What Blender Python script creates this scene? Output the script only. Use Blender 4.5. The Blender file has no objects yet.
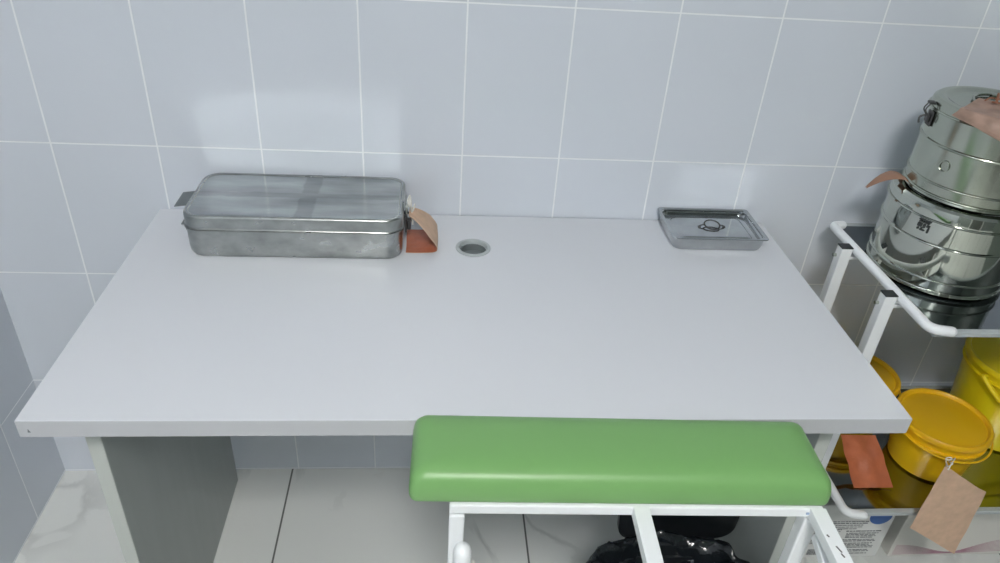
import bpy, bmesh, math, random
from mathutils import Vector, Matrix, noise
S = bpy.context.scene
C = S.collection
random.seed(4)
PI = math.pi

# ------------------------------------------------------------------ camera
cam = bpy.data.objects.new('camera', bpy.data.cameras.new('camera'))
C.objects.link(cam)
S.camera = cam
def look():
    yaw, pitch, roll = CAM_YAW, CAM_PITCH, CAM_ROLL
    F = Vector((math.sin(yaw)*math.cos(pitch), math.cos(yaw)*math.cos(pitch), -math.sin(pitch)))
    R = F.cross(Vector((0, 0, 1))).normalized()
    U = R.cross(F)
    c, s = math.cos(roll), math.sin(roll)
    R2, U2 = c*R + s*U, -s*R + c*U
    m = Matrix((R2, U2, -F)).transposed().to_4x4()
    m.translation = Vector(CAM_LOC)
    return m
CAM_LOC = (0.57323, -1.39092, 1.47217)
CAM_YAW, CAM_PITCH, CAM_ROLL = 0.1098, 0.5650, 0.0738
cam.matrix_world = look()
cam.data.sensor_width = 36
cam.data.lens = 742.548*36/1000
cam.data.clip_start = 0.02

# ------------------------------------------------------------------ world, exposure
W = bpy.data.worlds.new('world'); S.world = W; W.use_nodes = True
W.node_tree.nodes['Background'].inputs[0].default_value = (0.75, 0.85, 1, 1)
W.node_tree.nodes['Background'].inputs[1].default_value = 0.3
S.view_settings.view_transform = 'Standard'
S.view_settings.look = 'None'
S.view_settings.gamma = 1
S.view_settings.use_curve_mapping = False
S.view_settings.exposure = 0.0
LIGHT_STRENGTH = 82.0
S.cycles.sample_clamp_indirect = 0.0
S.cycles.blur_glossy = 0.0     # keep the glints the steel lids throw on the wall
LIGHT_COLOR = (0.945, 0.926, 0.90)

# ------------------------------------------------------------------ materials
def lin(c):
    c = c/255
    return c/12.92 if c <= 0.04045 else ((c+0.055)/1.055)**2.4
def rgb(r, g, b): return (lin(r), lin(g), lin(b), 1)
def mat(name, col, rough=0.5, metal=0.0, spec=0.5, coat=0, bump=None, vary=None, sub=0, trans=0):
    m = bpy.data.materials.new(name); m.use_nodes = True
    nt = m.node_tree; b = nt.nodes['Principled BSDF']
    b.inputs['Base Color'].default_value = col
    b.inputs['Roughness'].default_value = rough
    b.inputs['Metallic'].default_value = metal
    b.inputs['Specular IOR Level'].default_value = spec
    b.inputs['Coat Weight'].default_value = coat
    b.inputs['Coat Roughness'].default_value = 0.08
    if sub:
        b.inputs['Subsurface Weight'].default_value = sub
        b.inputs['Subsurface Scale'].default_value = 0.01
        b.inputs['Subsurface Radius'].default_value = (1, .6, .2)
    tc = nt.nodes.new('ShaderNodeTexCoord')
    if vary:   # (scale, amount, stretch)
        mp = nt.nodes.new('ShaderNodeMapping'); mp.inputs['Scale'].default_value = vary[2]
        n = nt.nodes.new('ShaderNodeTexNoise'); n.inputs['Scale'].default_value = vary[0]; n.inputs['Detail'].default_value = 6
        nt.links.new(tc.outputs['Object'], mp.inputs[0]); nt.links.new(mp.outputs[0], n.inputs['Vector'])
        r = nt.nodes.new('ShaderNodeMapRange'); r.inputs['To Min'].default_value = 1-vary[1]; r.inputs['To Max'].default_value = 1+vary[1]*.4
        r.inputs['From Min'].default_value = .3; r.inputs['From Max'].default_value = .7
        nt.links.new(n.outputs[0], r.inputs['Value'])
        mx = nt.nodes.new('ShaderNodeMix'); mx.data_type = 'RGBA'; mx.blend_type = 'MULTIPLY'; mx.inputs['Factor'].default_value = 1
        mx.inputs[6].default_value = col
        nt.links.new(r.outputs[0], mx.inputs[7]); nt.links.new(mx.outputs[2], b.inputs['Base Color'])
        if metal > .5:
            r2 = nt.nodes.new('ShaderNodeMapRange'); r2.inputs['To Min'].default_value = rough*1.5; r2.inputs['To Max'].default_value = rough*.7
            nt.links.new(n.outputs[0], r2.inputs['Value']); nt.links.new(r2.outputs[0], b.inputs['Roughness'])
    if bump:   # (scale, strength, distance)
        n = nt.nodes.new('ShaderNodeTexNoise'); n.inputs['Scale'].default_value = bump[0]; n.inputs['Detail'].default_value = 4
        nt.links.new(tc.outputs['Object'], n.inputs['Vector'])
        bp = nt.nodes.new('ShaderNodeBump'); bp.inputs['Strength'].default_value = bump[1]; bp.inputs['Distance'].default_value = bump[2]
        nt.links.new(n.outputs[0], bp.inputs['Height']); nt.links.new(bp.outputs[0], b.inputs['Normal'])
    return m

TW, TH, TX, TZ = 0.1962, 0.2935, -0.1531, 0.8835
def tile_mat(name, axis, off, col=(0.635, 0.675, 0.74, 1), grout=(0.80, 0.83, 0.86, 1)):
    m = bpy.data.materials.new(name); m.use_nodes = True
    nt = m.node_tree; b = nt.nodes['Principled BSDF']; L = nt.links.new
    g = nt.nodes.new('ShaderNodeNewGeometry'); s = nt.nodes.new('ShaderNodeSeparateXYZ'); L(g.outputs['Position'], s.inputs[0])
    def line(src, pitch, o, hw):
        a = nt.nodes.new('ShaderNodeMath'); a.operation = 'SUBTRACT'; L(src, a.inputs[0]); a.inputs[1].default_value = o
        p = nt.nodes.new('ShaderNodeMath'); p.operation = 'PINGPONG'; L(a.outputs[0], p.inputs[0]); p.inputs[1].default_value = pitch/2
        r = nt.nodes.new('ShaderNodeMapRange'); L(p.outputs[0], r.inputs[0]); r.inputs[1].default_value = hw*.75; r.inputs[2].default_value = hw*1.25
        return r.outputs[0]
    lx = line(s.outputs[axis], TW, off, 0.0016); lz = line(s.outputs[2], TH, TZ, 0.0014)
    mn = nt.nodes.new('ShaderNodeMath'); mn.operation = 'MINIMUM'; L(lx, mn.inputs[0]); L(lz, mn.inputs[1])
    mx = nt.nodes.new('ShaderNodeMix'); mx.data_type = 'RGBA'; L(mn.outputs[0], mx.inputs['Factor'])
    mx.inputs[6].default_value = grout
    n = nt.nodes.new('ShaderNodeTexNoise'); n.inputs['Scale'].default_value = 3; L(g.outputs['Position'], n.inputs['Vector'])
    m2 = nt.nodes.new('ShaderNodeMix'); m2.data_type = 'RGBA'; L(n.outputs[0], m2.inputs['Factor'])
    m2.inputs[6].default_value = col; m2.inputs[7].default_value = (col[0]*.96, col[1]*.975, col[2]*.98, 1)
    L(m2.outputs[2], mx.inputs[7]); L(mx.outputs[2], b.inputs['Base Color'])
    rr = nt.nodes.new('ShaderNodeMapRange'); L(mn.outputs[0], rr.inputs[0]); rr.inputs[3].default_value = .7; rr.inputs[4].default_value = .17
    L(rr.outputs[0], b.inputs['Roughness'])
    bp = nt.nodes.new('ShaderNodeBump'); bp.inputs['Distance'].default_value = .0008; bp.inputs['Strength'].default_value = .5
    L(mn.outputs[0], bp.inputs['Height']); L(bp.outputs[0], b.inputs['Normal'])
    return m

def floor_mat():
    m = bpy.data.materials.new('marble_floor_tile'); m.use_nodes = True
    nt = m.node_tree; b = nt.nodes['Principled BSDF']; L = nt.links.new
    g = nt.nodes.new('ShaderNodeNewGeometry'); s = nt.nodes.new('ShaderNodeSeparateXYZ'); L(g.outputs['Position'], s.inputs[0])
    def line(src, pitch, o, hw):
        a = nt.nodes.new('ShaderNodeMath'); a.operation = 'SUBTRACT'; L(src, a.inputs[0]); a.inputs[1].default_value = o
        p = nt.nodes.new('ShaderNodeMath'); p.operation = 'PINGPONG'; L(a.outputs[0], p.inputs[0]); p.inputs[1].default_value = pitch/2
        r = nt.nodes.new('ShaderNodeMapRange'); L(p.outputs[0], r.inputs[0]); r.inputs[1].default_value = hw*.75; r.inputs[2].default_value = hw*1.25
        return r.outputs[0]
    lx = line(s.outputs[0], .586, .224, .0022); ly = line(s.outputs[1], .586, -.45, .0022)
    mn = nt.nodes.new('ShaderNodeMath'); mn.operation = 'MINIMUM'; L(lx, mn.inputs[0]); L(ly, mn.inputs[1])
    mp = nt.nodes.new('ShaderNodeMapping'); mp.inputs['Scale'].default_value = (2.2, 1.1, 1); mp.inputs['Rotation'].default_value = (0, 0, .7)
    L(g.outputs['Position'], mp.inputs[0])
    n = nt.nodes.new('ShaderNodeTexNoise'); n.inputs['Scale'].default_value = 1.6; n.inputs['Detail'].default_value = 6; n.inputs['Distortion'].default_value = 1.0
    L(mp.outputs[0], n.inputs['Vector'])
    v = nt.nodes.new('ShaderNodeMath'); v.operation = 'SUBTRACT'; L(n.outputs[0], v.inputs[0]); v.inputs[1].default_value = .5
    a = nt.nodes.new('ShaderNodeMath'); a.operation = 'ABSOLUTE'; L(v.outputs[0], a.inputs[0])
    cr = nt.nodes.new('ShaderNodeMapRange'); L(a.outputs[0], cr.inputs[0]); cr.inputs[1].default_value = 0; cr.inputs[2].default_value = .030
    n2 = nt.nodes.new('ShaderNodeTexNoise'); n2.inputs['Scale'].default_value = 2.5; L(g.outputs['Position'], n2.inputs['Vector'])
    c2 = nt.nodes.new('ShaderNodeMapRange'); L(n2.outputs[0], c2.inputs[0]); c2.inputs[1].default_value = .40; c2.inputs[2].default_value = .52
    mxx = nt.nodes.new('ShaderNodeMath'); mxx.operation = 'MAXIMUM'; L(cr.outputs[0], mxx.inputs[0]); L(c2.outputs[0], mxx.inputs[1])
    mc = nt.nodes.new('ShaderNodeMix'); mc.data_type = 'RGBA'; L(mxx.outputs[0], mc.inputs['Factor'])
    mc.inputs[6].default_value = (.49, .51, .50, 1); mc.inputs[7].default_value = (.66, .68, .66, 1)
    mg = nt.nodes.new('ShaderNodeMix'); mg.data_type = 'RGBA'; L(mn.outputs[0], mg.inputs['Factor'])
    mg.inputs[6].default_value = (.13, .135, .13, 1); L(mc.outputs[2], mg.inputs[7]); L(mg.outputs[2], b.inputs['Base Color'])
    b.inputs['Roughness'].default_value = .22
    return m

def lid_mat():   # worn steel with a cross of tape residue
    m = mat('worn_steel_lid', (.50, .52, .52, 1), .15, 1, vary=(14, .34, (.5, 1.8, 1)))
    nt = m.node_tree; b = nt.nodes['Principled BSDF']; L = nt.links.new
    tc = nt.nodes.new('ShaderNodeTexCoord'); s = nt.nodes.new('ShaderNodeSeparateXYZ'); L(tc.outputs['Object'], s.inputs[0])
    nz = nt.nodes.new('ShaderNodeTexNoise'); nz.inputs['Scale'].default_value = 30; L(tc.outputs['Object'], nz.inputs['Vector'])
    def band(src, c, hw):
        a = nt.nodes.new('ShaderNodeMath'); a.operation = 'SUBTRACT'; L(src, a.inputs[0]); a.inputs[1].default_value = c
        q = nt.nodes.new('ShaderNodeMath'); q.operation = 'ABSOLUTE'; L(a.outputs[0], q.inputs[0])
        d = nt.nodes.new('ShaderNodeMath'); d.operation = 'MULTIPLY_ADD'; L(nz.outputs[0], d.inputs[0]); d.inputs[1].default_value = .012; L(q.outputs[0], d.inputs[2])
        r = nt.nodes.new('ShaderNodeMapRange'); L(d.outputs[0], r.inputs[0]); r.inputs[1].default_value = hw+.004; r.inputs[2].default_value = hw+.008
        return r.outputs[0]
    bx_ = band(s.outputs[0], .342, .016); by_ = band(s.outputs[1], -.098, .010)
    mn = nt.nodes.new('ShaderNodeMath'); mn.operation = 'MINIMUM'; L(bx_, mn.inputs[0]); L(by_, mn.inputs[1])
    old = b.inputs['Base Color'].links[0].from_socket
    mx = nt.nodes.new('ShaderNodeMix'); mx.data_type = 'RGBA'; mx.blend_type = 'MULTIPLY'; mx.inputs['Factor'].default_value = 1
    r = nt.nodes.new('ShaderNodeMapRange'); L(mn.outputs[0], r.inputs[0]); r.inputs[3].default_value = .78; r.inputs[4].default_value = 1
    L(old, mx.inputs[6]); L(r.outputs[0], mx.inputs[7]); L(mx.outputs[2], b.inputs['Base Color'])
    return m

M = {}
M['desk'] = mat('grey_laminate', (.645, .67, .71, 1), .34, bump=(900, .05, .0003))
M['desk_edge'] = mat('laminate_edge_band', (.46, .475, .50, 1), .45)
M['desk_panel'] = mat('laminate_panel', (.36, .39, .38, 1), .40, vary=(30, .05, (1, 1, .2)))
M['steel_worn'] = mat('worn_steel', (.44, .46, .45, 1), .27, 1, vary=(30, .32, (.7, 1, 1)), bump=(12, .06, .002))
M['steel_lid'] = lid_mat()
M['steel_tray'] = mat('brushed_tray_steel', (.52, .54, .55, 1), .09, 1, vary=(30, .15, (1, 1, 1)))
M['steel_bright'] = mat('polished_steel', (.53, .555, .50, 1), .07, 1, bump=(9, .12, .003))
M['steel_dull'] = mat('brushed_drum_steel', (.47, .50, .43, 1), .17, 1, vary=(9, .12, (1, 1, 1)), bump=(14, .12, .003))
M['steel_grey'] = mat('tarnished_steel', (.24, .26, .26, 1), .35, 1)
M['steel_shelf'] = mat('dark_glossy_shelf_steel', (.27, .29, .31, 1), .07, 1, bump=(6, .06, .002))
M['tag_brown'] = mat('brown_oilcloth', (.30, .165, .11, 1), .5)
M['steel_dark'] = mat('dark_hardware', (.10, .10, .10, 1), .4, .8)
M['dark_mark'] = mat('near_black_mark', (.03, .035, .035, 1), .5)
M['white_metal'] = mat('white_powder_coat', (.80, .83, .85, 1), .32)
M['scratch'] = mat('bare_metal_scratch', (.12, .12, .12, 1), .6)
M['black_plastic'] = mat('black_plastic', (.012, .015, .018, 1), .38)
M['bag'] = mat('black_bag_film', (.010, .013, .016, 1), .16, spec=.7, bump=(35, .5, .006))
M['green'] = mat('green_vinyl', (.175, .372, .125, 1), .39, bump=(500, .05, .0004))
M['yellow'] = mat('amber_bucket_plastic', (.84, .50, .008, 1), .3, sub=.15)
M['yellow_lid'] = mat('amber_lid_plastic', (.80, .46, .010, 1), .34, sub=.15)
M['lemon'] = mat('lemon_bucket_plastic', (.80, .63, .010, 1), .3, sub=.15)
M['beige'] = mat('beige_oilcloth', (.63, .43, .30, 1), .6, vary=(60, .12, (1, 1, 1)))
M['beige_pink'] = mat('pinkish_oilcloth', (.38, .255, .20, 1), .45, vary=(45, .3, (1, 1, 1)))
M['orange'] = mat('orange_oilcloth', (.48, .14, .06, 1), .38, vary=(30, .2, (1, 1, 1)), bump=(60, .5, .003))
M['string'] = mat('white_string', (.75, .74, .70, 1), .8)
M['string_brown'] = mat('brown_string', (.28, .12, .07, 1), .8)
M['card'] = mat('white_carton', (.70, .71, .70, 1), .5)
M['card2'] = mat('offwhite_carton', (.66, .65, .61, 1), .45)
M['print'] = mat('grey_print', (.13, .14, .15, 1), .6)
M['print_blue'] = mat('blue_print', (.05, .14, .42, 1), .5)
M['weld_blue'] = mat('bluish_weld', (.33, .42, .58, 1), .5)
M['panel_edge'] = mat('panel_edge_band', (.47, .50, .475, 1), .45)
M['print_pink'] = mat('mauve_print', (.42, .24, .30, 1), .5)
M['plastic_grey'] = mat('grey_grommet_plastic', (.42, .46, .47, 1), .4)
M['plastic_dark'] = mat('dark_grommet_plastic', (.16, .185, .19, 1), .45)
M['ceiling'] = mat('white_ceiling_paint', (.62, .64, .65, 1), .8)
M['added_door'] = mat('added_dark_doorway', (.10, .11, .10, 1), .5)
M['added_door_frame'] = mat('added_white_door_frame', (.7, .7, .7, 1), .4)
M['tile_back'] = tile_mat('wall_tile_back', 0, TX)
M['wall_right_paint'] = mat('grey_green_paint', (.15, .18, .16, 1), .4)
M['tile_side'] = tile_mat('wall_tile_side', 1, -0.1515)
M['tile_front'] = tile_mat('wall_tile_front', 0, TX, (.24, .27, .26, 1), (.4, .4, .4, 1))
M['floor'] = floor_mat()
em = bpy.data.materials.new('light_diffuser'); em.use_nodes = True
eb = em.node_tree.nodes['Principled BSDF']; eb.inputs['Base Color'].default_value = (.8, .8, .8, 1)
eb.inputs['Emission Color'].default_value = (*LIGHT_COLOR, 1); eb.inputs['Emission Strength'].default_value = LIGHT_STRENGTH
M['lamp'] = em

# ------------------------------------------------------------------ mesh helpers
def obj(name, bm, m, parent=None, smooth=False, sharp=35):
    bmesh.ops.recalc_face_normals(bm, faces=bm.faces)
    me = bpy.data.meshes.new(name); bm.to_mesh(me); bm.free()
    for mm in (m if isinstance(m, list) else [m]): me.materials.append(M[mm])
    if smooth:
        me.polygons.foreach_set('use_smooth', [True]*len(me.polygons))
        me.set_sharp_from_angle(angle=math.radians(sharp))
    o = bpy.data.objects.new(name, me); C.objects.link(o)
    if parent: o.parent = parent; o.matrix_parent_inverse = parent.matrix_world.inverted()
    return o
def empty(name, loc, label, cat, group=None):
    o = bpy.data.objects.new(name, None); C.objects.link(o); o.location = loc
    o.matrix_world = Matrix.Translation(loc); o.empty_display_size = .05
    return tag(o, label, cat, group)
def tag(o, label, cat, group=None):
    o['label'] = label; o['category'] = cat
    if group: o['group'] = group
    return o
def structure(o): o['kind'] = 'structure'; return o
def box(bm, x0, x1, y0, y1, z0, z1, bev=0, seg=2, mtx=None, mi=0):
    t = bmesh.new()
    vs = [t.verts.new((x, y, z)) for x in (x0, x1) for y in (y0, y1) for z in (z0, z1)]
    for f in ((0,1,3,2),(4,6,7,5),(0,4,5,1),(2,3,7,6),(0,2,6,4),(1,5,7,3)): t.faces.new([vs[i] for i in f])
    if bev: bmesh.ops.bevel(t, geom=t.edges[:], offset=bev, segments=seg, profile=.5, affect='EDGES')
    if mtx: bmesh.ops.transform(t, matrix=mtx, verts=t.verts)
    merge(bm, t, mi)
def merge(bm, t, mi=0):
    t.verts.ensure_lookup_table(); n = {}
    for v in t.verts: n[v] = bm.verts.new(v.co)
    for f in t.faces:
        try:
            g = bm.faces.new([n[v] for v in f.verts]); g.material_index = mi if mi else f.material_index
        except ValueError: pass
    t.free()
def tube(bm, pts, r, n=12, closed=False, caps=True, dome=False):
    pts = [Vector(p) for p in pts]; rings = []
    N = len(pts); up = None
    radii = [r]*N
    if dome:
        d0 = (pts[0]-pts[1]).normalized(); d1 = (pts[-1]-pts[-2]).normalized()
        a = [pts[0]+d0*r*math.sin(t) for t in (PI/2*.98, PI/3, PI/6)]; ar = [r*math.cos(t) for t in (PI/2*.98, PI/3, PI/6)]
        b = [pts[-1]+d1*r*math.sin(t) for t in (PI/6, PI/3, PI/2*.98)]; br = [r*math.cos(t) for t in (PI/6, PI/3, PI/2*.98)]
        pts = a+pts+b; radii = ar+radii+br; N = len(pts)
    for i, p in enumerate(pts):
        if closed: d = pts[(i+1) % N]-pts[i-1]
        else: d = pts[min(i+1, N-1)]-pts[max(i-1, 0)]
        d.normalize()
        if up is None:
            up = Vector((0, 0, 1)) if abs(d.z) < .9 else Vector((0, 1, 0))
        up = (up-d*up.dot(d)).normalized(); sd = d.cross(up)
        rings.append([bm.verts.new(p+radii[i]*(up*math.cos(2*PI*k/n)+sd*math.sin(2*PI*k/n))) for k in range(n)])
    for i in range(N if closed else N-1):
        a, b = rings[i], rings[(i+1) % N]
        for k in range(n): bm.faces.new((a[k], a[(k+1) % n], b[(k+1) % n], b[k]))
    if caps and not closed:
        bm.faces.new(rings[0]); bm.faces.new(rings[-1])
def smooth_path(pts, r, seg=5):   # round the corners of a polyline
    pts = [Vector(p) for p in pts]; out = [pts[0]]
    for i in range(1, len(pts)-1):
        a, b, c = pts[i-1], pts[i], pts[i+1]
        d1 = (a-b); d2 = (c-b); q = min(r, d1.length*.49, d2.length*.49)
        p1 = b+d1.normalized()*q; p2 = b+d2.normalized()*q
        for k in range(seg+1):
            t = k/seg; out.append((1-t)**2*p1+2*t*(1-t)*b+t*t*p2)
    out.append(pts[-1]); return out
def lathe(bm, prof, cx, cy, n=72, close=False, mi=None):
    rings = []
    for r, z in prof:
        if r < 1e-6: rings.append([bm.verts.new((cx, cy, z))])
        else: rings.append([bm.verts.new((cx+r*math.cos(2*PI*k/n), cy+r*math.sin(2*PI*k/n), z)) for k in range(n)])
    m = len(rings)
    for i in range(m if close else m-1):
        a, b = rings[i], rings[(i+1) % m]
        for k in range(n):
            q = [a[k % len(a)], a[(k+1) % n % len(a)] if len(a) > 1 else a[0], b[(k+1) % n] if len(b) > 1 else b[0], b[k % len(b)]]
            u = []
            for v in q:
                if v not in u: u.append(v)
            if len(u) > 2: bm.faces.new(u)
def rrect(x0, x1, y0, y1, r, n=8):
    P = []
    for cx, cy, a0 in ((x1-r, y1-r, 0), (x0+r, y1-r, PI/2), (x0+r, y0+r, PI), (x1-r, y0+r, 1.5*PI)):
        for k in range(n+1):
            a = a0+PI/2*k/n; P.append((cx+r*math.cos(a), cy+r*math.sin(a)))
    return P
def loft(bm, secs, cap0=True, cap1=True, closed=False):   # secs: list of (loop2d, z)
    R = [[bm.verts.new((x, y, z)) for x, y in P] for P, z in secs]
    n = len(R[0]); m = len(R)
    for i in range(m if closed else m-1):
        a, b = R[i], R[(i+1) % m]
        for k in range(n): bm.faces.new((a[k], a[(k+1) % n], b[(k+1) % n], b[k]))
    if not closed:
        if cap0: bm.faces.new(R[0])
        if cap1: bm.faces.new(R[-1])
    return R
def sheet(bm, grid, th=.0008, inner_mi=None):
    """grid[i][j] of points: a thin cloth with real thickness"""
    ni, nj = len(grid), len(grid[0]); G = [[Vector(p) for p in row] for row in grid]
    def nrm(i, j):
        a = G[min(i+1, ni-1)][j]-G[max(i-1, 0)][j]; b = G[i][min(j+1, nj-1)]-G[i][max(j-1, 0)]
        return a.cross(b).normalized()
    T = [[bm.verts.new(G[i][j]+nrm(i, j)*th/2) for j in range(nj)] for i in range(ni)]
    B = [[bm.verts.new(G[i][j]-nrm(i, j)*th/2) for j in range(nj)] for i in range(ni)]
    for i in range(ni-1):
        for j in range(nj-1):
            bm.faces.new((T[i][j], T[i+1][j], T[i+1][j+1], T[i][j+1]))
            f = bm.faces.new((B[i][j], B[i][j+1], B[i+1][j+1], B[i+1][j]))
            if inner_mi: f.material_index = inner_mi
    for i in range(ni-1):
        bm.faces.new((T[i][0], B[i][0], B[i+1][0], T[i+1][0])); bm.faces.new((T[i][-1], T[i+1][-1], B[i+1][-1], B[i][-1]))
    for j in range(nj-1):
        bm.faces.new((T[0][j], T[0][j+1], B[0][j+1], B[0][j])); bm.faces.new((T[-1][j], B[-1][j], B[-1][j+1], T[-1][j+1]))
def quad_grid(a, b, c, d, ni=14, nj=14, amp=.002, fr=25, bend=None):
    a, b, c, d = map(Vector, (a, b, c, d)); n = (b-a).cross(d-a).normalized(); g = []
    for i in range(ni):
        u = i/(ni-1); row = []
        for j in range(nj):
            v = j/(nj-1)
            p = a*(1-u)*(1-v)+b*u*(1-v)+c*u*v+d*(1-u)*v
            o = amp*noise.noise(p*fr)*2
            if bend: o += bend(u, v)
            row.append(p+n*o)
        g.append(row)
    return g

# ------------------------------------------------------------------ the room
XL, XR, YF, ZC = -.337, 2.75, -3.2, 2.8
def slab(name, x0, x1, y0, y1, z0, z1, m):
    bm = bmesh.new(); box(bm, x0, x1, y0, y1, z0, z1); return structure(obj(name, bm, m))
slab('floor', XL-.1, XR+.1, YF-.1, .1, -.1, 0, 'floor')
slab('wall_back', XL-.1, XR+.1, 0, .1, 0, ZC, 'tile_back')
slab('wall_left', XL-.1, XL, YF-.1, 0, 0, ZC, 'tile_side')
slab('wall_right', XR, XR+.1, YF-.1, 0, 0, ZC, 'wall_right_paint')
slab('wall_front', XL, XR, YF-.1, YF, 0, ZC, 'tile_front')
slab('ceiling', XL-.1, XR+.1, YF-.1, .1, ZC, ZC+.1, 'ceiling')
dr = slab('added_door_1', .9, 1.7, YF+.002, YF+.04, 0.005, 2.05, 'added_door')  # unseen door and frame, added to give the steel drums dark reflections
bm = bmesh.new(); box(bm, .83, .9, YF+.001, YF+.05, 0.005, 2.12); box(bm, 1.7, 1.77, YF+.001, YF+.05, .005, 2.12); box(bm, .9, 1.7, YF+.001, YF+.05, 2.05, 2.12)
obj('added_door_frame', bm, 'added_door_frame', dr)

# ceiling light: square LED panel
def ceiling_light(x, y, hx, hy, label):
    t = empty('ceiling_light', (x, y, ZC-.03), label, 'ceiling light')
    bm = bmesh.new()
    box(bm, x-hx-.02, x-hx, y-hy-.02, y+hy+.02, ZC-.03, ZC-.001, .003); box(bm, x+hx, x+hx+.02, y-hy-.02, y+hy+.02, ZC-.03, ZC-.001, .003)
    box(bm, x-hx, x+hx, y-hy-.02, y-hy, ZC-.03, ZC-.001, .003); box(bm, x-hx, x+hx, y+hy, y+hy+.02, ZC-.03, ZC-.001, .003)
    obj('frame', bm, 'white_metal', t)
    bm = bmesh.new(); box(bm, x-hx, x+hx, y-hy, y+hy, ZC-.02, ZC-.002); obj('diffuser', bm, 'lamp', t)
ceiling_light(.55, -2.3, .26, .26, 'square white LED panel on the ceiling in front of the desk')

# ------------------------------------------------------------------ desk
H = .75; DT = .0291
desk = empty('desk', (.656, -.31, 0), 'long light grey laminate desk pushed against the tiled wall', 'desk')
bm = bmesh.new(); box(bm, .0261, 1.2868, -.6206, -.003, H-DT, H, .0012, 2)
top = obj('desktop', bm, ['desk', 'desk_edge'], desk)
cb = bmesh.new(); lathe(cb, [(0, H-.1), (.0285, H-.1), (.0285, H+.1), (0, H+.1)], .654, -.139, 48)
cut = obj('cutter', cb, 'desk')
md = top.modifiers.new('hole', 'BOOLEAN'); md.object = cut; md.operation = 'DIFFERENCE'; md.solver = 'EXACT'
dg = bpy.context.evaluated_depsgraph_get(); me2 = bpy.data.meshes.new_from_object(top.evaluated_get(dg))
top.modifiers.clear(); top.data = me2; bpy.data.objects.remove(cut)
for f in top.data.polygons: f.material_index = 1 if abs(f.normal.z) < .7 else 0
for x0 in (.072, 1.199):
    bm = bmesh.new(); box(bm, x0, x0+.022, -.557, -.036, .001, H-DT-.0003, .0008, 1)
    pn = obj('side_panel', bm, 'desk_panel', desk)
    bm = bmesh.new(); box(bm, x0+.0003, x0+.0217, -.5585, -.557, .001, H-DT-.0004); obj('edge_band', bm, 'panel_edge', pn)
bm = bmesh.new(); vs = [bm.verts.new(p) for p in ((.0385, -.6209, .7300), (.0425, -.6209, .7300), (.0400, -.6209, .7362))]
bm.faces.new(vs); r = bmesh.ops.extrude_face_region(bm, geom=bm.faces[:]); [setattr(v.co, 'y', -.6205) for v in r['geom'] if isinstance(v, bmesh.types.BMVert)]
obj('edge_mark', bm, 'print', desk)['label'] = 'small dark triangular nick on the front edge'
# cable grommet seated in the desktop hole
gr = empty('cable_grommet', (.654, -.139, H), 'round grey plastic cable grommet set in the desktop', 'cable grommet')
bm = bmesh.new(); lathe(bm, [(.0262, H+.0004), (.0275, H+.0028), (.0318, H+.0028), (.0338, H+.0018), (.0340, H+.0003), (.0284, H+.0003), (.0280, H-.028), (.0262, H-.028)], .654, -.139, 64, close=True)
obj('rim', bm, 'plastic_grey', gr, True)
bm = bmesh.new(); lathe(bm, [(0, H-.020), (.0258, H-.020), (.0258, H-.005), (.0235, H-.005), (.0235, H-.017), (0, H-.017)], .654, -.139, 48)
obj('cap', bm, 'plastic_dark', gr, True)

# ------------------------------------------------------------------ long instrument box
bx = empty('sterilization_box', (.326, -.1, H), 'long worn steel instrument box with rounded corners, on the left of the desk', 'instrument box')
X0, X1, Y0, Y1 = .128, .521, -.1955, -.004
def rr(i, r): return rrect(X0+i, X1-i, Y0+i, Y1-i, r)
bm = bmesh.new()
loft(bm, [(rr(.012, .022), H+.0004), (rr(.006, .028), H+.0025), (rr(.0035, .030), H+.008), (rr(.0025, .031), H+.018), (rr(.002, .032), H+.056)])
obj('body', bm, 'steel_worn', bx, True)
bm = bmesh.new()
zt = .8355
loft(bm, [(rr(.0016, .032), H+.0585), (rr(0, .034), H+.0588), (rr(-.0006, .0346), H+.0598), (rr(0, .034), H+.0609), (rr(.001, .033), H+.0615), (rr(.001, .033), zt-.0045), (rr(.0016, .0324), zt-.0022), (rr(.0032, .0308), zt-.0006), (rr(.0055, .0285), zt),
          (rr(.008, .027), zt-.0003), (rr(.0100, .025), zt-.0018), (rr(.0115, .024), zt-.0018)])
lid = obj('lid', bm, ['steel_worn', 'steel_lid'], bx, True)
for f in lid.data.polygons:
    if f.normal.z > .97: f.material_index = 1
bm = bmesh.new(); loft(bm, [(rr(.0014, .0325), H+.0562), (rr(-.0012, .035), H+.0562), (rr(-.0012, .035), H+.0582), (rr(.0014, .0325), H+.0582)], closed=True)
obj('rolled_rim', bm, 'steel_worn', bx, True)
# hinged carrying plate on the left end, folded out
bm = bmesh.new(); box(bm, -.026, .006, -.030, .030, -.001, .001, .0008, 1, Matrix.Translation((.122, -.088, .818)) @ Matrix.Rotation(math.radians(-8), 4, 'Y'))
tube(bm, [(.1265, -.122, .8175), (.1265, -.054, .8175)], .0024, 10)
obj('end_handle', bm, 'steel_grey', bx, True)
bm = bmesh.new(); box(bm, .118, .130, -.158, -.138, .7985, .8005, .0006, 1); box(bm, .1262, .1290, -.160, -.136, .788, .804, .001, 1)
obj('hinge', bm, 'steel_grey', bx)
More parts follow.
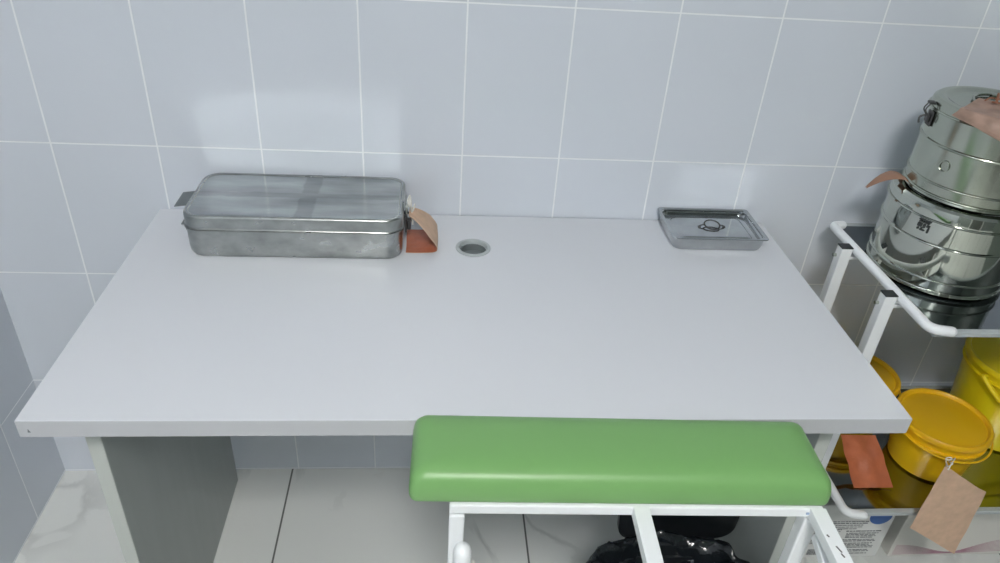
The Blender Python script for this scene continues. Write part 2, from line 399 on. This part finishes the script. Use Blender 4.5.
# latch at right with string wound round it
bm = bmesh.new(); box(bm, .5215, .5255, -.130, -.100, .775, .812, .0012, 1)
tube(bm, smooth_path([(.524, -.128, .808), (.534, -.128, .800), (.534, -.102, .800), (.524, -.102, .808)], .004), .002, 8)
box(bm, .5255, .5330, -.124, -.106, .778, .797, .002, 1)
lt = obj('latch', bm, 'steel_dark', bx, True)
bm = bmesh.new(); box(bm, .5235, .5275, -.126, -.104, .812, .832, .0015, 1); tube(bm, [(.5262, -.127, .831), (.5262, -.103, .831)], .0032, 10)
obj('latch_tongue', bm, 'steel_bright', bx, True)
bm = bmesh.new(); box(bm, .3985, .4015, -.0105, -.0060, .8185, .8352, .0006, 1); obj('lid_notch', bm, 'steel_dark', bx)

# kraft cloth tag tied to the latch, curling under on the desktop
kt = empty('oilcloth_tag', (.555, -.12, H), 'curled tag, beige outside and orange inside, at the right end of the long box', 'tag')
prof = [(.530, .812), (.540, .808), (.552, .800), (.563, .790), (.573, .779), (.581, .768), (.585, .760), (.584, .7545), (.577, .7520), (.565, .7512), (.550, .7510), (.536, .7512), (.5245, .7518)]
prof = [tuple(p) for p in smooth_path([(x, 0, z) for x, z in prof], .006, 3)]
g = []
for i, (x, _, z) in enumerate(prof):
    t = i/(len(prof)-1); w = .020+.026*min(1, t*3.5)
    g.append([(x+.0006*math.sin(3*s+3*t), -.114+w*s*1.0 - .004*t, z+(.0016*math.sin(6*s)+.0016)*(1-t)) for s in [k/8*2-1 for k in range(9)]])
bm = bmesh.new(); sheet(bm, g, .0008, 1)
ob = obj('cloth', bm, ['beige', 'orange'], kt, True, 60)
ob['label'] = 'cloth beige on its outer face and orange inside'
bm = bmesh.new()
tube(bm, smooth_path([(.5345, -.112, .812), (.5305, -.130, .828), (.5275, -.131, .8385), (.5305, -.100, .8365), (.5330, -.100, .822), (.5345, -.113, .812), (.5360, -.124, .803), (.5370, -.132, .795)], .006), .0016, 8)
tube(bm, smooth_path([(.5340, -.112, .813), (.5330, -.118, .830), (.5300, -.106, .839), (.5310, -.122, .826), (.5355, -.114, .812), (.540, -.102, .818)], .005), .0014, 8)
bmesh.ops.translate(bm, vec=(0, 0, .006), verts=[v for v in bm.verts if v.co.z > .818])
obj('string', bm, 'string', kt, True)

# ------------------------------------------------------------------ small tray with lid
tr = empty('instrument_tray', (1.15, -.07, H), 'small rectangular steel instrument tray with a ring-handled lid, on the right of the desk', 'tray')
A0, A1, B0, B1 = 1.049, 1.2475, -.139, -.0025
def tt(i, r): return rrect(A0+i, A1-i, B0+i, B1-i, r, 6)
bm = bmesh.new(); zt = .7805
loft(bm, [(tt(.012, .014), H+.0004), (tt(.008, .018), H+.0018), (tt(.0062, .018), H+.006), (tt(.0045, .014), zt-.0022), (tt(.0075, .015), zt-.0022), (tt(.0105, .017), H+.007), (tt(.016, .014), H+.003)])
obj('tray_body', bm, 'steel_tray', tr, True)
bm = bmesh.new()
RR = loft(bm, [(tt(.0005, .008), zt-.002), (tt(0, .0085), zt-.001), (tt(.0006, .008), zt), (tt(.005, .006), zt-.0002), (tt(.0075, .012), zt-.004), (tt(.011, .014), zt-.0115), (tt(.0235, .010), zt-.0122), (tt(.027, .009), zt-.0090), (tt(.030, .008), zt-.0086),
          (tt(.030, .008), zt-.0096), (tt(.0235, .010), zt-.0132), (tt(.010, .014), zt-.0125), (tt(.0068, .012), zt-.004)], closed=True)
bm.faces.new(RR[8]); bm.faces.new(RR[9])
obj('tray_lid', bm, 'steel_tray', tr, True)
bm = bmesh.new(); cx, cy, zz = 1.1495, -.071, zt-.0086
tube(bm, [(cx+.0160*math.cos(a), cy+.0145*math.sin(a), zz+.0052+.0032*math.sin(a)) for a in [2*PI*k/28 for k in range(28)]], .0015, 8, closed=True)
for s in (-1, 1):
    tube(bm, smooth_path([(cx+s*.0270, cy, zz+.0022), (cx+s*.022, cy, zz+.0040), (cx+s*.0158, cy, zz+.0052)], .002), .0012, 8)
    box(bm, cx+s*.0260-.003, cx+s*.0260+.003, cy-.002, cy+.002, zz+.0002, zz+.0016, .0004, 1)
obj('ring_handle', bm, 'steel_dark', tr, True)

# ------------------------------------------------------------------ green padded rest on white frame
ba = math.radians(-1.7)
BC = Vector((.8250, -.6945, 0)); BM = Matrix.Translation(BC) @ Matrix.Rotation(ba, 4, 'Z')
bn = empty('padded_bench', (BC.x, BC.y, 0), 'narrow green vinyl padded bench on a white square-tube frame, in front of the desk', 'bench')
hw, hd, z0, z1 = .2745, .0630, .7305, .777
bm = bmesh.new()
def pr(i, r): return rrect(-hw+i, hw-i, -hd+i, hd-i, r, 6)
loft(bm, [(pr(.004, .008), z0), (pr(.0012, .011), z0+.002), (pr(0, .012), z0+.006), (pr(0, .013), z0+.016), (pr(.0012, .013), z0+.0245), (pr(.0034, .013), z0+.0330), (pr(.0075, .013), z0+.0395), (pr(.014, .012), z0+.0440), (pr(.024, .010), z0+.0470), (pr(.036, .008), z0+.0486), (pr(.050, .005), z0+.0495)])
bmesh.ops.transform(bm, matrix=BM, verts=bm.verts)
obj('cushion', bm, 'green', bn, True, 60)
zr = .7300; tb = .020
def sq(bm, x0, x1, y0, y1, za, zb, bev=.0022): box(bm, x0, x1, y0, y1, za, zb, bev, 2, BM)
bm = bmesh.new(); sq(bm, -.2225, .2655, -.0655, -.0455, zr-.016, zr); obj('front_rail', bm, 'white_metal', bn)
bm = bmesh.new(); sq(bm, -.2225, .2655, .030, .050, zr-tb, zr); obj('rear_rail', bm, 'white_metal', bn)
for s0 in (-.2225, .2455):
    bm = bmesh.new(); sq(bm, s0, s0+tb, -.0452, .0297, zr-tb, zr); obj('end_rail', bm, 'white_metal', bn)
    for y0 in (-.0655,):
        bm = bmesh.new(); sq(bm, s0, s0+tb, y0, y0+tb, .008, zr-tb-.0003)
        lg = obj('leg', bm, 'white_metal', bn)
        bm = bmesh.new(); sq(bm, s0-.002, s0+tb+.002, y0-.002, y0+tb+.002, .0005, .0078); obj('rubber_foot', bm, 'black_plastic', lg)
for nm, x0 in (('middle_arm', .0125), ('right_arm', .2470)):
    bm = bmesh.new(); sq(bm, x0, x0+tb+.001, -.40, -.0640, zr-.0158, zr+.0004, .001)
    a_ = obj('forward_arm', bm, 'white_metal', bn)
    if nm == 'right_arm':
        bm = bmesh.new()
        for (u, v, w) in ((.2575, -.128, .010), (.2585, -.137, .006), (.2520, -.108, .004)):
            box(bm, -.0010, .0010, -w/2, w/2, 0, .0004, 0, 1, BM @ Matrix.Translation((u, v, zr+.0004)) @ Matrix.Rotation(.35, 4, 'Z'))
        obj('paint_chip', bm, 'scratch', a_)
    bm = bmesh.new(); sq(bm, x0, x0+tb+.001, -.421, -.401, .008, zr); obj('leg', bm, 'white_metal', bn)
bm = bmesh.new(); box(bm, -.007, .007, 0, .095, -.007, .007, .0015, 1, BM @ Matrix.Translation((.2560, -.085, .7035)) @ Matrix.Rotation(math.radians(197), 4, 'X'))
obj('brace', bm, 'white_metal', bn)
bm = bmesh.new(); cc = BM @ Vector((-.2035, -.0795, 0)); tube(bm, [(cc.x, cc.y, .012), (cc.x, cc.y, .660)], .0118, 20, dome=True)
obj('side_post', bm, 'white_metal', bn, True)
bm = bmesh.new(); box(bm, .0115, .0175, -.004, .004, .620, .638, .002, 1, Matrix.Translation((cc.x, cc.y, 0))); obj('post_clip', bm, 'card2', bn)
bm = bmesh.new(); box(bm, -.003, .003, -.0006, .0006, -.0016, .0016, 0, 1, BM @ Matrix.Translation((.246, -.0662, .722))); obj('weld_mark', bm, 'weld_blue', bn)['label'] = 'small bluish weld mark at the right corner'

# ------------------------------------------------------------------ bin under the bench
bi = empty('pedal_bin', (1.035, -.60, 0), 'black plastic waste bin with raised lid, on the floor beneath the green bench', 'waste bin')
bcx, bcy = 1.040, -.595
bm = bmesh.new()
def br(s, z): return (rrect(bcx-.115*s, bcx+.115*s, bcy-.085*s, bcy+.085*s, .04*s, 6), z)
loft(bm, [br(.82, .001), br(.86, .004), br(1.0, .285), br(1.03, .286), br(1.03, .296), br(.97, .296), br(.84, .02)])
obj('bin_body', bm, 'black_plastic', bi, True)
bm = bmesh.new()
sh = [(x, z) for x, z in rrect(-.112, .112, 0, .15, .03, 6)]
sh = [(x*(1+.10*(z/.15)), z) for x, z in sh]
v0 = [bm.verts.new((1.047+x, -.470+.12*(z-.0)*.3, .312+z)) for x, z in sh]
v1 = [bm.verts.new((1.047+x, -.482+.12*(z-.0)*.3, .312+z)) for x, z in sh]
v2 = [bm.verts.new((1.047+x*.9, -.488+.12*(z-.0)*.3, .312+.0075+z*.9)) for x, z in sh]
bm.faces.new(v0); bm.faces.new(v2)
for a, b in ((v0, v1), (v1, v2)):
    for k in range(len(a)): bm.faces.new((a[k], a[(k+1) % len(a)], b[(k+1) % len(a)], b[k]))
obj('lid', bm, 'black_plastic', bi, True)
bm = bmesh.new(); box(bm, 1.048-.075, 1.048+.075, -.505, -.476, .27, .322, .006, 2); obj('hinge_block', bm, 'black_plastic', bi, True)
bg = empty('bin_bag', (bcx, bcy, .2), 'crumpled glossy black bag lining the waste bin beneath the bench', 'bin bag')
bm = bmesh.new(); n = 96; prof = []
for i in range(30):
    t = i/29
    if t < .45:   # outside skirt, from the hem upward
        u = t/.45; prof.append((1.02+.22*math.sin(u*PI*.75), .13+.165*u))
    elif t < .6:
        u = (t-.45)/.15; prof.append((1.02+.22*math.sin(.75*PI)-.20*u, .295+.018*math.sin(u*PI)))
    else:
        u = (t-.6)/.4; prof.append((.975-.30*u*u-.1*u, .295-.13*u))
rings = []
for s, z in prof:
    R_ = []
    for k in range(n):
        a = 2*PI*k/n; q = Vector((math.cos(a)*2.2, math.sin(a)*2.2, z*14))
        f = s+.10*noise.noise(q)+.08*noise.noise(q*2.7)+.05*noise.noise(q*6)
        if z < .294 and s > 1: f = max(f, 1.06)
        dz = .016*noise.noise(q*1.5+Vector((5, 2, 1)))+.014*noise.noise(q*4)
        R_.append(bm.verts.new((bcx-.024+.148*f*math.cos(a), bcy+(.090*f if math.sin(a) < 0 else .098*f)*math.sin(a), z+.022+dz)))
    rings.append(R_)
for i in range(len(rings)-1):
    for k in range(n): bm.faces.new((rings[i][k], rings[i][(k+1) % n], rings[i+1][(k+1) % n], rings[i+1][k]))
bm.faces.new(rings[-1])
bb = obj('bag_film', bm, 'bag', bg, True, 80)

# ------------------------------------------------------------------ trolley
tl = empty('instrument_trolley', (1.77, -.23, 0), 'white tubular steel trolley with shiny shelves, standing right of the desk', 'trolley')
SX0, SX1, SY0, SY1 = 1.436, 2.13, -.422, -.022
Z_UP, Z_LO = .762, .303
for zs in (Z_UP, Z_LO):
    bm = bmesh.new(); box(bm, SX0, SX1, SY0+.012, SY1-.012, zs-.006, zs, .0006, 1)
    sh_ = obj('shelf', bm, 'steel_shelf' if 'steel_shelf' in M else 'steel_bright', tl)
    bm = bmesh.new()
    box(bm, SX0, SX1, SY0, SY0+.0118, zs-.0085, zs+.0015, .001, 1); box(bm, SX0, SX1, SY1-.0118, SY1, zs-.0085, zs+.0015, .001, 1)
    box(bm, SX0-.002, SX0, SY0, SY1, zs-.0085, zs+.0015, .0005, 1); box(bm, SX1, SX1+.002, SY0, SY1, zs-.0085, zs+.0015, .0005, 1)
    obj('shelf_edge', bm, 'plastic_grey', sh_)
    for s, xr in ((1, 1.4135), (-1, 2.1435)):
        zr_ = zs+.0165
        path = smooth_path([(xr+s*.022, -.062, zr_), (xr, -.064, zr_), (xr, -.200, zr_), (xr, -.432, zr_), (xr+s*.034, -.4395, zr_)], .03, 7)
        bm = bmesh.new(); tube(bm, path, .0088, 16, dome=True); rl = obj('side_rail', bm, 'white_metal', tl, True)
for s, xl in ((-1, 1.3925), (1, 2.1645)):
    for yl in (-.163, -.333):
        bm = bmesh.new(); box(bm, xl-.0115, xl+.0115, yl-.010, yl+.010, .065, .7825, .0015, 2); lg = obj('leg', bm, 'white_metal', tl)
        bm = bmesh.new(); box(bm, xl-.0122, xl+.0122, yl-.0107, yl+.0107, .7826, .7855, .001, 1); obj('end_cap', bm, 'black_plastic', lg)
        bm = bmesh.new(); lathe(bm, [(0, 0), (.024, 0), (.024, .018), (0, .018)], 0, 0, 24)
        bmesh.ops.transform(bm, matrix=Matrix.Translation((xl-.009, yl, .0245)) @ Matrix.Rotation(PI/2, 4, 'Y'), verts=bm.verts)
        box(bm, xl-.012, xl-.0095, yl-.008, yl+.008, .024, .064); box(bm, xl+.0095, xl+.012, yl-.008, yl+.008, .024, .064); box(bm, xl-.012, xl+.012, yl-.008, yl+.008, .0505, .0648)
        obj('caster', bm, 'black_plastic', lg)
        for zz in (.762, .302):
            bm = bmesh.new(); tube(bm, [(xl-.018, yl+.004, zz), (xl-.0116, yl+.004, zz)], .0035, 10); obj('bolt', bm, 'steel_bright', lg)
            bm = bmesh.new(); a, b = sorted((xl-s*.0116, xl-s*.0425)); box(bm, a, b, yl-.007, yl+.007, zz-.004, zz+.002); obj('bracket', bm, 'white_metal', lg)

# ------------------------------------------------------------------ sterilizer drums
def drum(cx, cy, z, r, hh, m, label, twist, latch_a, sk=.028):
    t = empty('sterilizer_drum', (cx, cy, z), label, 'sterilizer drum', None)
    zb = z+.0006; lz = z+hh-sk
    bands = []
    P = [(0, zb), (r-.010, zb), (r-.003, zb+.001), (r, zb+.004)]
    def bead(zc, w=.0028, o=.0022): return [(r-.001, zc-w), (r+o*.7, zc-w*.5), (r+o, zc), (r+o*.7, zc+w*.5), (r-.001, zc+w)]
    P += bead(zb+.010); P += bead(zb+.030, .0024, .0018); P += bead(z+hh*.58)
    P += [(r-.001, lz), (0, lz)]
    bm = bmesh.new(); lathe(bm, P, cx, cy, 96); obj('body', bm, m, t, True, 30)
    zt = z+hh
    bm = bmesh.new()
    lathe(bm, [(r-.0005, lz+.0005), (r+.0030, lz+.0005), (r+.0042, lz+.0018), (r+.0030, lz+.0034), (r+.0008, lz+.0038), (r+.0006, zt-.012), (r-.001, zt-.005), (r-.006, zt-.001), (r-.014, zt),
               (r-.020, zt-.0010), (r-.026, zt-.0045), (r-.034, zt-.005), (.030, zt-.0035), (0, zt-.003), (0, zt-.006), (r-.03, zt-.010), (r-.004, zt-.014)], cx, cy, 96, close=False)
    lidd = obj('lid', bm, m, t, True, 30)
    # bail handle lying on the lid
    bm = bmesh.new(); hr = r*.52
    rot = Matrix.Translation((cx, cy, 0)) @ Matrix.Rotation(twist, 4, 'Z')
    pts = [rot @ Vector((hr*math.cos(a), hr*.8*math.sin(a), zt-.0012+.0005)) for a in [PI*k/20 for k in range(21)]]
    tube(bm, pts, .0025, 10)
    for s in (-1, 1): box(bm, s*hr-.007, s*hr+.007, -.006, .006, zt-.0042, zt+.0012, .001, 1, rot)
    obj('bail_handle', bm, m, t, True)
    # hasp with hook
    for a in latch_a:
        q = Matrix.Translation((cx, cy, 0)) @ Matrix.Rotation(a, 4, 'Z')
        bm = bmesh.new(); box(bm, r-.0002, r+.003, -.010, .010, lz-.030, lz-.004, .0008, 1, q)
        box(bm, r+.0032, r+.0085, -.007, .007, lz-.024, lz-.010, .002, 1, q)
        tube(bm, [q @ Vector(v) for v in smooth_path([(r+.006, -.0045, lz-.014), (r+.016, -.0045, lz-.002), (r+.009, -.0045, lz+.011), (r+.009, .0045, lz+.011), (r+.016, .0045, lz-.002), (r+.006, .0045, lz-.014)], .005)], .0013, 8)
        tube(bm, [q @ Vector(v) for v in smooth_path([(r+.009, 0, lz-.012), (r+.020, 0, lz-.016), (r+.017, 0, lz-.027)], .006)], .0018, 8)
        box(bm, r+.0010, r+.0125, -.007, .007, lz+.0085, lz+.0125, .001, 1, q)
        obj('hasp', bm, 'steel_dark', t, True)
    return t, lz, zt
D1 = (1.559, -.202); 
t1, lz1, zt1 = drum(*D1, Z_UP, .1225, .168, 'steel_bright', 'wide polished steel sterilizer drum on the trolley shelf, lower of the stack', .4, (math.radians(20),))
t2, lz2, zt2 = drum(D1[0], D1[1], zt1, .1085, .165, 'steel_dull', 'narrower dull steel sterilizer drum topping the stack, pinkish tag on its lid', 1.2, (math.radians(168),), .020)
def on_drum(t, cx, cy, r, a0, items, m, name):   # small raised marks that follow the drum wall
    bm = bmesh.new()
    for (u0, u1, v0, v1) in items:
        k = 4; ring = []
        for i in range(k+1):
            a = a0+(u0+(u1-u0)*i/k)/r; ca, sa = math.cos(a), math.sin(a)
            ring.append([bm.verts.new((cx+q*ca, cy+q*sa, z)) for q, z in ((r+.0001, v0), (r+.0007, v0), (r+.0007, v1), (r+.0001, v1))])
        for i in range(k):
            for j in range(4): bm.faces.new((ring[i][j], ring[i][(j+1) % 4], ring[i+1][(j+1) % 4], ring[i+1][j]))
        bm.faces.new(ring[0]); bm.faces.new(ring[-1])
    return obj(name, bm, m, t)
zc = lz1-.015
on_drum(t1, *D1, .1225, math.radians(212), [(-.011, .011, zc+.010, zc+.0125), (-.010, .009, zc+.006, zc+.0085), (-.011, -.003, zc-.003, zc+.004), (-.001, .003, zc-.003, zc+.004), (.005, .011, zc, zc+.004),
        (.008, .011, zc-.010, zc-.001), (-.010, -.007, zc-.009, zc-.005), (-.005, .004, zc-.009, zc-.0065), (-.004, 0, zc-.0055, zc-.004)], 'dark_mark', 'dark_bar_marks')  # block of small near-black bars on the lower drum wall
# vent band clip on the upper drum: oval strap end
bm = bmesh.new(); a0 = math.radians(206)
tube(bm, [(D1[0]+.1092*math.cos(a0+.0085*math.cos(k/20*2*PI)/.11), D1[1]+.1092*math.sin(a0+.0085*math.cos(k/20*2*PI)/.11), zt1+.066+.0095*math.sin(k/20*2*PI)) for k in range(20)], .0010, 6, closed=True)
obj('oval_boss', bm, 'steel_dull', t2, True)
# tag pinched between the drums, sticking out to the left
ct = empty('oilcloth_tag', (1.43, -.15, zt1), 'brownish curled tag poking out to the left between the two steel drums', 'tag')
g = []
for i, (x, z) in enumerate([(1.4615, .9335), (1.453, .9395), (1.446, .944), (1.438, .9445), (1.428, .942), (1.418, .937), (1.409, .930), (1.401, .9215), (1.394, .9125)]):
    t = i/8; w = .020*(1-.88*max(0, t-.35)/.65)
    g.append([(x, -.172+.014*t+w*s, z-.003*s*s) for s in (-1, -.5, 0, .5, 1)])
bm = bmesh.new(); sheet(bm, g, .0008, 1); obj('cloth', bm, ['tag_brown', 'tag_brown'], ct, True, 60)
# pinkish tag lying across the top lid, with its string
zz = zt2+.0015
pt = empty('oilcloth_tag', (1.51, -.25, zz), 'pinkish beige tag tied on top of the upper steel drum', 'tag')
A_, B_, C_, D_ = (1.437, -.250, zz-.008), (1.492, -.320, zz-.028), (1.600, -.262, zz+.003), (1.512, -.200, zz+.007)
bm = bmesh.new(); gq = quad_grid(A_, B_, C_, D_, 24, 24, amp=.0006)
for row in gq:
    for p in row:
        d = math.hypot(p.x-D1[0], p.y-D1[1]); lim = zt2+.0014 if d < .106 else (zt2+.0014-(d-.106)*1.2)
        p.z = max(p.z, lim) if d < .118 else p.z
sheet(bm, gq, .0008); obj('cloth', bm, 'beige_pink', pt, True, 60)
bm = bmesh.new()
tube(bm, smooth_path([(1.527, -.206, zz+.0085), (1.526, -.204, zz+.022), (1.530, -.196, zz+.024), (1.531, -.198, zz+.008)], .004), .0014, 8)
tube(bm, smooth_path([(1.515, -.192, zz+.0085), (1.530, -.183, zz+.011), (1.545, -.187, zz+.010), (1.552, -.200, zz+.0085), (1.540, -.206, zz+.0085), (1.522, -.200, zz+.0085)], .005), .0015, 8)
bmesh.ops.translate(bm, vec=(-.006, -.028, .001), verts=bm.verts)
obj('string', bm, 'string_brown', pt, True)

# ------------------------------------------------------------------ buckets
def bucket(cx, cy, rt, rb, hh, m, ml, label, a_h, drop, group=None, hr=.0022):
    z = Z_LO+.0006
    t = empty('bucket', (cx, cy, z), label, 'bucket', group)
    bm = bmesh.new(); zt = z+hh
    lathe(bm, [(0, z), (rb-.006, z), (rb, z+.004), (rt-.006, zt-.034), (rt-.0005, zt-.033), (rt-.0005, zt-.030), (rt-.0055, zt-.029), (rt-.004, zt-.010), (rt-.006, zt-.010), (rb-.002, z+.006), (0, z+.003)], cx, cy, 80)
    obj('body', bm, m, t, True, 40)
    bm = bmesh.new()
    lathe(bm, [(rt-.003, zt-.013), (rt+.0015, zt-.013), (rt+.0020, zt-.011), (rt+.0010, zt-.003), (rt-.0015, zt), (rt-.006, zt), (rt-.008, zt-.002), (rt-.0095, zt-.007), (rt-.014, zt-.0072), (rt-.018, zt-.0055), (.02, zt-.0045), (0, zt-.0045), (0, zt-.0065), (rt-.02, zt-.008), (rt-.008, zt-.0095)], cx, cy, 80)
    obj('lid', bm, ml, t, True, 40)
    bm = bmesh.new(); q = Matrix.Translation((cx, cy, 0)) @ Matrix.Rotation(a_h, 4, 'Z'); R_ = rt+.006
    pts = [q @ Vector((R_*math.cos(a), -(R_+.002)*math.sin(a), zt-.022-drop*math.sin(a))) for a in [PI*k/28 for k in range(29)]]
    tube(bm, pts, hr, 10)
    for s in (-1, 1): tube(bm, [q @ Vector((s*(rt-.004), 0, zt-.022)), q @ Vector((s*(R_+.003), 0, zt-.022))], .005, 12)
    obj('handle', bm, m, t, True)
    return t
bucket(1.567, -.112, .0915, .076, .120, 'yellow', 'yellow_lid', 'amber yellow lidded bucket at the rear of the trolley shelf, behind the desk corner', .6, .01)
bucket(1.682, -.270, .0950, .077, .125, 'yellow', 'yellow_lid', 'amber yellow lidded bucket with a beige tag hanging from its handle', .05, .012)
bucket(1.912, -.165, .121, .100, .203, 'lemon', 'lemon', 'taller lemon yellow lidded bucket at the right of the lower trolley shelf', .30, .085, None, .0055)

# orange card leaning behind the trolley leg
oc = empty('oilcloth_tag', (1.52, -.30, Z_LO), 'orange crumpled tag leaning against the rear bucket on the lower trolley shelf', 'tag')
bm = bmesh.new()
sheet(bm, quad_grid((1.474, -.357, Z_LO+.0035), (1.560, -.357, Z_LO+.0035), (1.538, -.278, Z_LO+.079), (1.456, -.276, Z_LO+.079), 20, 20, .0035, 30), .0009)
obj('cloth', bm, 'orange', oc, True, 60)
# beige tag hanging in front of the shelf edge
ht = empty('oilcloth_tag', (1.62, -.44, .33), 'flat beige square tag dangling from the middle bucket over the lower shelf edge', 'tag')
ys = -.441
bm = bmesh.new()
sheet(bm, quad_grid((1.566, ys, .460), (1.558, ys-.002, .284), (1.690, ys-.003, .198), (1.688, ys-.001, .380), 14, 14, .0018, 18, lambda u, v: -.004*max(0, v-.8)*5*(1-u)), .0009)
obj('cloth', bm, 'beige', ht, True, 60)
bm = bmesh.new()
tube(bm, smooth_path([(1.575, ys-.001, .450), (1.580, ys+.004, .466), (1.600, -.420, .460), (1.640, -.372, .3975), (1.655, -.3715, .3925), (1.640, -.374, .385), (1.585, -.415, .452), (1.573, ys-.002, .452)], .008), .0011, 8)
tube(bm, [(1.570+.006*math.cos(k/10*2*PI), -.436, .474+.0035*math.sin(k/10*2*PI)) for k in range(10)], .0012, 6, closed=True)
obj('string', bm, 'string', ht, True)

# ------------------------------------------------------------------ cartons on the floor beneath the trolley
c1 = empty('printed_carton', (1.53, -.19, 0), 'white carton covered in small print with a blue disc, on the floor under the trolley', 'carton')
bm = bmesh.new(); box(bm, 1.455, 1.657, -.300, -.060, .001, .185, .001, 1); obj('carton_body', bm, 'card', c1)
bm = bmesh.new(); yy = -.3006
random.seed(11)
def word_row(x0, x1, z, h):
    x = x0
    while x < x1:
        w = random.uniform(.004, .013); w = min(w, x1-x); 
        if w > .002: box(bm, x, x+w, yy, yy+.0005, z, z+h*random.uniform(.7, 1))
        x += w+random.uniform(.0012, .0025)
z = .128
for blk, (xa, xb, hgt) in enumerate([(1.500, 1.600, .0030), (1.500, 1.598, .0030), (1.520, 1.588, .0022), (1.520, 1.588, .0022), (1.530, 1.575, .0022)]):
    word_row(xa, xb, z, hgt); z -= .0062
word_row(1.553, 1.640, .094, .0035)
for z in (.087, .082, .077, .072, .064, .059, .051, .046, .041, .036, .027, .022, .014): word_row(1.553+random.uniform(0, .004), 1.636-random.uniform(0, .01), z, .0026)
for z in (.100, .094, .088, .082, .076, .070, .064, .058, .052): word_row(1.475, 1.540, z, .0022)
obj('small_print', bm, 'print', c1)
bm = bmesh.new(); x = 1.478
while x < 1.530:
    w = random.choice((.0008, .0014, .0022)); box(bm, x, x+w, yy, yy+.0005, .012, .032); x += w+random.choice((.0007, .0012))
obj('barcode', bm, 'print', c1)
bm = bmesh.new(); lathe(bm, [(0, 0), (.027, 0), (.027, .0005), (0, .0005)], 0, 0, 40)
bmesh.ops.transform(bm, matrix=Matrix.Translation((1.622, -.3002, .146)) @ Matrix.Rotation(PI/2, 4, 'X'), verts=bm.verts)
obj('blue_disc', bm, 'print_blue', c1)
c2 = empty('striped_carton', (1.85, -.19, 0), 'off-white carton with thin mauve stripes, on the floor right of the printed carton', 'carton')
bm = bmesh.new(); box(bm, 1.688, 2.05, -.300, -.050, .001, .160, .001, 1); obj('carton_body', bm, 'card2', c2)
bm = bmesh.new()
for k in range(9):
    z = .008+k*.0042; n = 24; t_ = .0009
    pts = [(1.697+(2.04-1.697)*i/n) for i in range(n+1)]
    zs = []
    for i, xx in enumerate(pts):
        u = i/n; zs.append(z*(1-.85*math.exp(-((u-.42)/.22)**2))+.006*math.exp(-((u-.42)/.22)**2)+.016*max(0, u-.45)*(k/9+.5)*2)
    lo = [[bm.verts.new((xx, y_, z_+d)) for y_, d in ((yy, 0), (yy, t_), (yy+.0005, t_), (yy+.0005, 0))] for xx, z_ in zip(pts, zs)]
    for i in range(n):
        for j in range(4): bm.faces.new((lo[i][j], lo[i][(j+1) % 4], lo[i+1][(j+1) % 4], lo[i+1][j]))
    bm.faces.new(lo[0]); bm.faces.new(lo[-1])
obj('stripe_print', bm, 'print_pink', c2)
